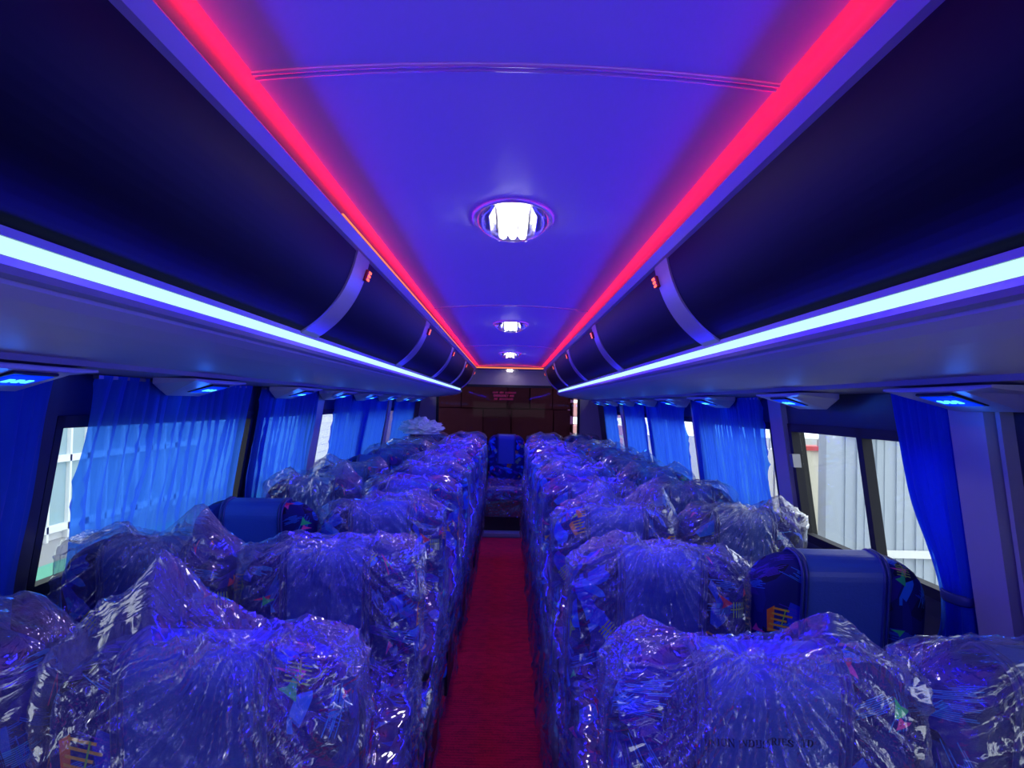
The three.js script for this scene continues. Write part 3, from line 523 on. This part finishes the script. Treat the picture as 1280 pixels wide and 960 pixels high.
// ------------------------------------------------------------------ curtains
function curtain(label, s, d0, d1, o = {}) {
  const g = group('window_curtain', label, 'curtain', 'blue window curtains'), W = d1 - d0, nu = Math.round(W * 160) + 20, nv = 60, top = 1.503, bot = o.bot ?? 0.86, seed = o.seed ?? d0 * 9.1;
  for (let layer = 0; layer < (o.layers ?? 1); layer++) {
  const pos = [], uv = [], idx = [];
  for (let j = 0; j <= nv; j++) for (let i = 0; i <= nu; i++) {
    const u = i / nu, v = j / nv, y = lerp(top, bot, v); let d = lerp(d0, d1, u) + 0.03 * v * n2(u * 3 + seed, v * 1.5);
    if (o.tie) { const pin = 1 - 0.5 * Math.exp(-(((y - 1.0) / 0.2) ** 2)) * 1; d = lerp(o.tie, d, pin); }
    const f = (o.folds ?? 13) * W * Math.PI * 2, ph = f * u + layer * 2.1 + 1.6 * n2(u * 4 * W + seed, v * 0.9) + 0.8 * n2(u * 9 * W, v * 1.5 + seed);
    const amp = 0.009 + 0.009 * (0.5 + 0.5 * n2(u * 5 * W + seed * 2, v * 1.2));
    const q = wallX(y) - 0.036 + amp * (1 - 1.9 * Math.sqrt(Math.abs(Math.sin(ph / 2)))) + 0.003 * Math.sin(ph * 2.3 + seed) + (v > 0.65 ? -0.012 * (v - 0.65) : 0) + layer * 0.006;
    pos.push(s * q, y, -d); uv.push(lerp(d0, d1, u) * 8, y * 8);
    if (i < nu && j < nv) { const a = j * (nu + 1) + i, c = a + nu + 1; idx.push(a, c, a + 1, a + 1, c, c + 1); }
  }
  const h = new THREE.BufferGeometry(); h.setAttribute('position', new THREE.Float32BufferAttribute(pos, 3)); h.setAttribute('uv', new THREE.Float32BufferAttribute(uv, 2)); h.setIndex(idx); h.computeVertexNormals();
  part(g, 'curtain_cloth', h, M.curtain);
  }
  part(g, 'curtain_rail', box(s * (wallX(1.48) - 0.045), s * (wallX(1.48) - 0.03), 1.494, 1.503, -d1, -d0), M.steel);
  if (o.tie) part(g, 'tieback', new THREE.TorusGeometry(1, 0.12, 8, 24).rotateX(Math.PI / 2).scale(0.024, 0.11, 0.054).translate(s * (wallX(1.0) - 0.036), 1.0, -lerp(o.tie, (d0 + d1) / 2, 0.5)), M.piping, 'blue cloth tieback');
  else if (o.tab) part(g, 'tieback', box(s * (wallX(1.0) - 0.06), s * (wallX(1.0) - 0.055), 0.99, 1.012, -d0 - 0.05, -d0), M.piping, 'blue cloth tab');
  return g;
}
curtain('flat blue curtain ahead of the white-framed building view, yard building side', -1, 1.2, 1.715, { folds: 7, layers: 2, bot: 0.72 });
curtain('wide sheer blue curtain in front of the white-framed building, yard building side', -1, 1.90, 3.02, { folds: 14, tab: true });
curtain('sheer blue curtain beside the grey pillar, third from the rear wall, yard building side', -1, 3.19, 4.1, { folds: 14 });
curtain('sheer blue curtain, second from the rear wall, yard building side', -1, 4.57, 6.45, { folds: 14 });
curtain('sheer blue curtain closest to the rear wall, yard building side', -1, 6.95, 8.33, { folds: 14 });
curtain('dark blue curtain gathered with a tieback beside the fence view, grey fence side', 1, 1.80, 2.03, { folds: 26, layers: 4, tie: 1.81, bot: 0.72 });
curtain('sheer blue curtain, fourth from the rear wall, grey fence side', 1, 3.13, 4.27, { folds: 20 });
curtain('sheer blue curtain, third from the rear wall, grey fence side', 1, 4.53, 5.70, { folds: 20 });
curtain('sheer blue curtain, second from the rear wall, grey fence side', 1, 5.84, 6.84, { folds: 20 });
curtain('sheer blue curtain closest to the rear wall, grey fence side', 1, 7.4, 8.3, { folds: 20 });

// ------------------------------------------------------------------ the yard outside
const GY = -1.1;
struct('ground', 'pale concrete yard around the bus', box(-60, 60, GY - 0.2, GY, -70, 30), M.concrete);
struct('painted_strip', 'green painted strip on the yard', box(-6.9, -6.05, GY, GY + 0.006, -30, 2), M.greenPaint);
struct('painted_line', 'yellow painted line on the yard', box(-6.05, -5.9, GY, GY + 0.006, -30, 2), M.yellowPaint);
{
  const b = group('exterior_building', 'pale building with white framed glazing across the yard', 'building');
  part(b, 'wall', box(-9.5, -8.0, GY, 6.5, -60, -2), M.render);
  for (let k = 0; k < 14; k++) {
    const z = -10.6 - k * 0.62; for (let j = 0; j < 4; j++) { const y = GY + 0.25 + j * 1.22; part(b, 'pane', box(-8.02, -7.97, y, y + 1.16, z - 0.57, z), M.pane); }
    part(b, 'mullion', box(-8.02, -7.9, GY, GY + 5.1, z, z + (k % 3 ? 0.06 : 0.13)), M.whitePaint);
  }
  for (let j = 0; j <= 4; j++) part(b, 'transom', box(-8.02, -7.9, GY + 0.15 + j * 1.22, GY + 0.27 + j * 1.22, -19.4, -10.5), M.whitePaint);
  for (let j = 0; j < 9; j++) part(b, 'cladding_board', box(-8.05, -7.96, GY + 0.1 + j * 0.3, GY + 0.37 + j * 0.3, -58, -20), M.whitePaint);
}
{
  const f = group('metal_fence', 'grey-blue ribbed metal fence with white rails beside the bus', 'fence'), Z = -8;
  for (let k = 0; k < 22; k++) {
    const x = 3.5 + k * 0.21;
    part(f, 'sheet_panel', box(x, x + 0.2, GY, 1.2, Z - 0.03, Z), M.sheet); part(f, 'rib', box(x + 0.2, x + 0.21, GY, 1.2, Z - 0.03, Z + 0.03), M.sheet);
    part(f, 'rib', box(x + 0.08, x + 0.095, GY, 1.2, Z, Z + 0.015), M.sheet);
  }
  part(f, 'top_rail', box(3.5, 8.1, 1.2, 1.3, Z - 0.06, Z + 0.06), M.whitePaint); part(f, 'mid_rail', box(3.5, 8.1, -0.08, 0.0, Z + 0.03, Z + 0.05), M.whitePaint);
  part(f, 'end_post', box(3.34, 3.5, GY, 2.6, Z - 0.1, Z + 0.1), M.sheet);
}
{
  const f = group('cream_shed', 'cream ribbed metal shed with a red edge beyond the fence', 'shed'), Z = -14;
  for (let k = 0; k < 8; k++) { const x = 4.3 + k * 0.22; part(f, 'cream_sheet', box(x, x + 0.2, GY, 0.72, Z - 0.5, Z + (k % 2) * 0.05), M.cream); }
  part(f, 'red_edge', box(5.2, 6.1, 0.72, 0.8, Z - 0.5, Z + 0.1), M.redPaint);
  for (let k = 0; k < 4; k++) part(f, 'edge_post', box(4.4 + k * 0.45, 4.42 + k * 0.45, 0.72, 0.92, Z - 0.02, Z), M.steel);
}
{
  const r = rng(5), w = group('carton_stack', 'wall of brown cartons stacked behind the rear window', 'cartons');
  for (let j = 0; j < 6; j++) { let x = -2.2; while (x < 0.82) { const ww = Math.min(0.3 + r() * 0.45, 0.88 - x); part(w, 'carton', box(x, x + ww - 0.012, GY + j * 0.5 - 0.0, GY + j * 0.5 + 0.488, -11.2 - r() * 0.05, -10.6 - r() * 0.05), M.carton[Math.floor(r() * 3)]); x += ww; } }
  part(w, 'tarpaulin', box(-2.3, 0.88, GY, 2.2, -11.4, -11.32), M.carton[1], 'brown sheet hung behind the cartons');
  const pk = group('pink_pallet', 'pink wrapped bundles stacked beside the cartons', 'bundles');
  for (let j = 0; j < 12; j++) part(pk, 'pink_bundle', box(0.89, 1.6, GY + j * 0.24, GY + j * 0.24 + (j % 3 ? 0.2 : 0.13), -11, -10.5, 0.02), M.pink);
}

scene.traverse((o) => { if (o.isLight && o.castShadow !== undefined && !o.isRectAreaLight) o.castShadow = true; });
renderer.render(scene, camera);
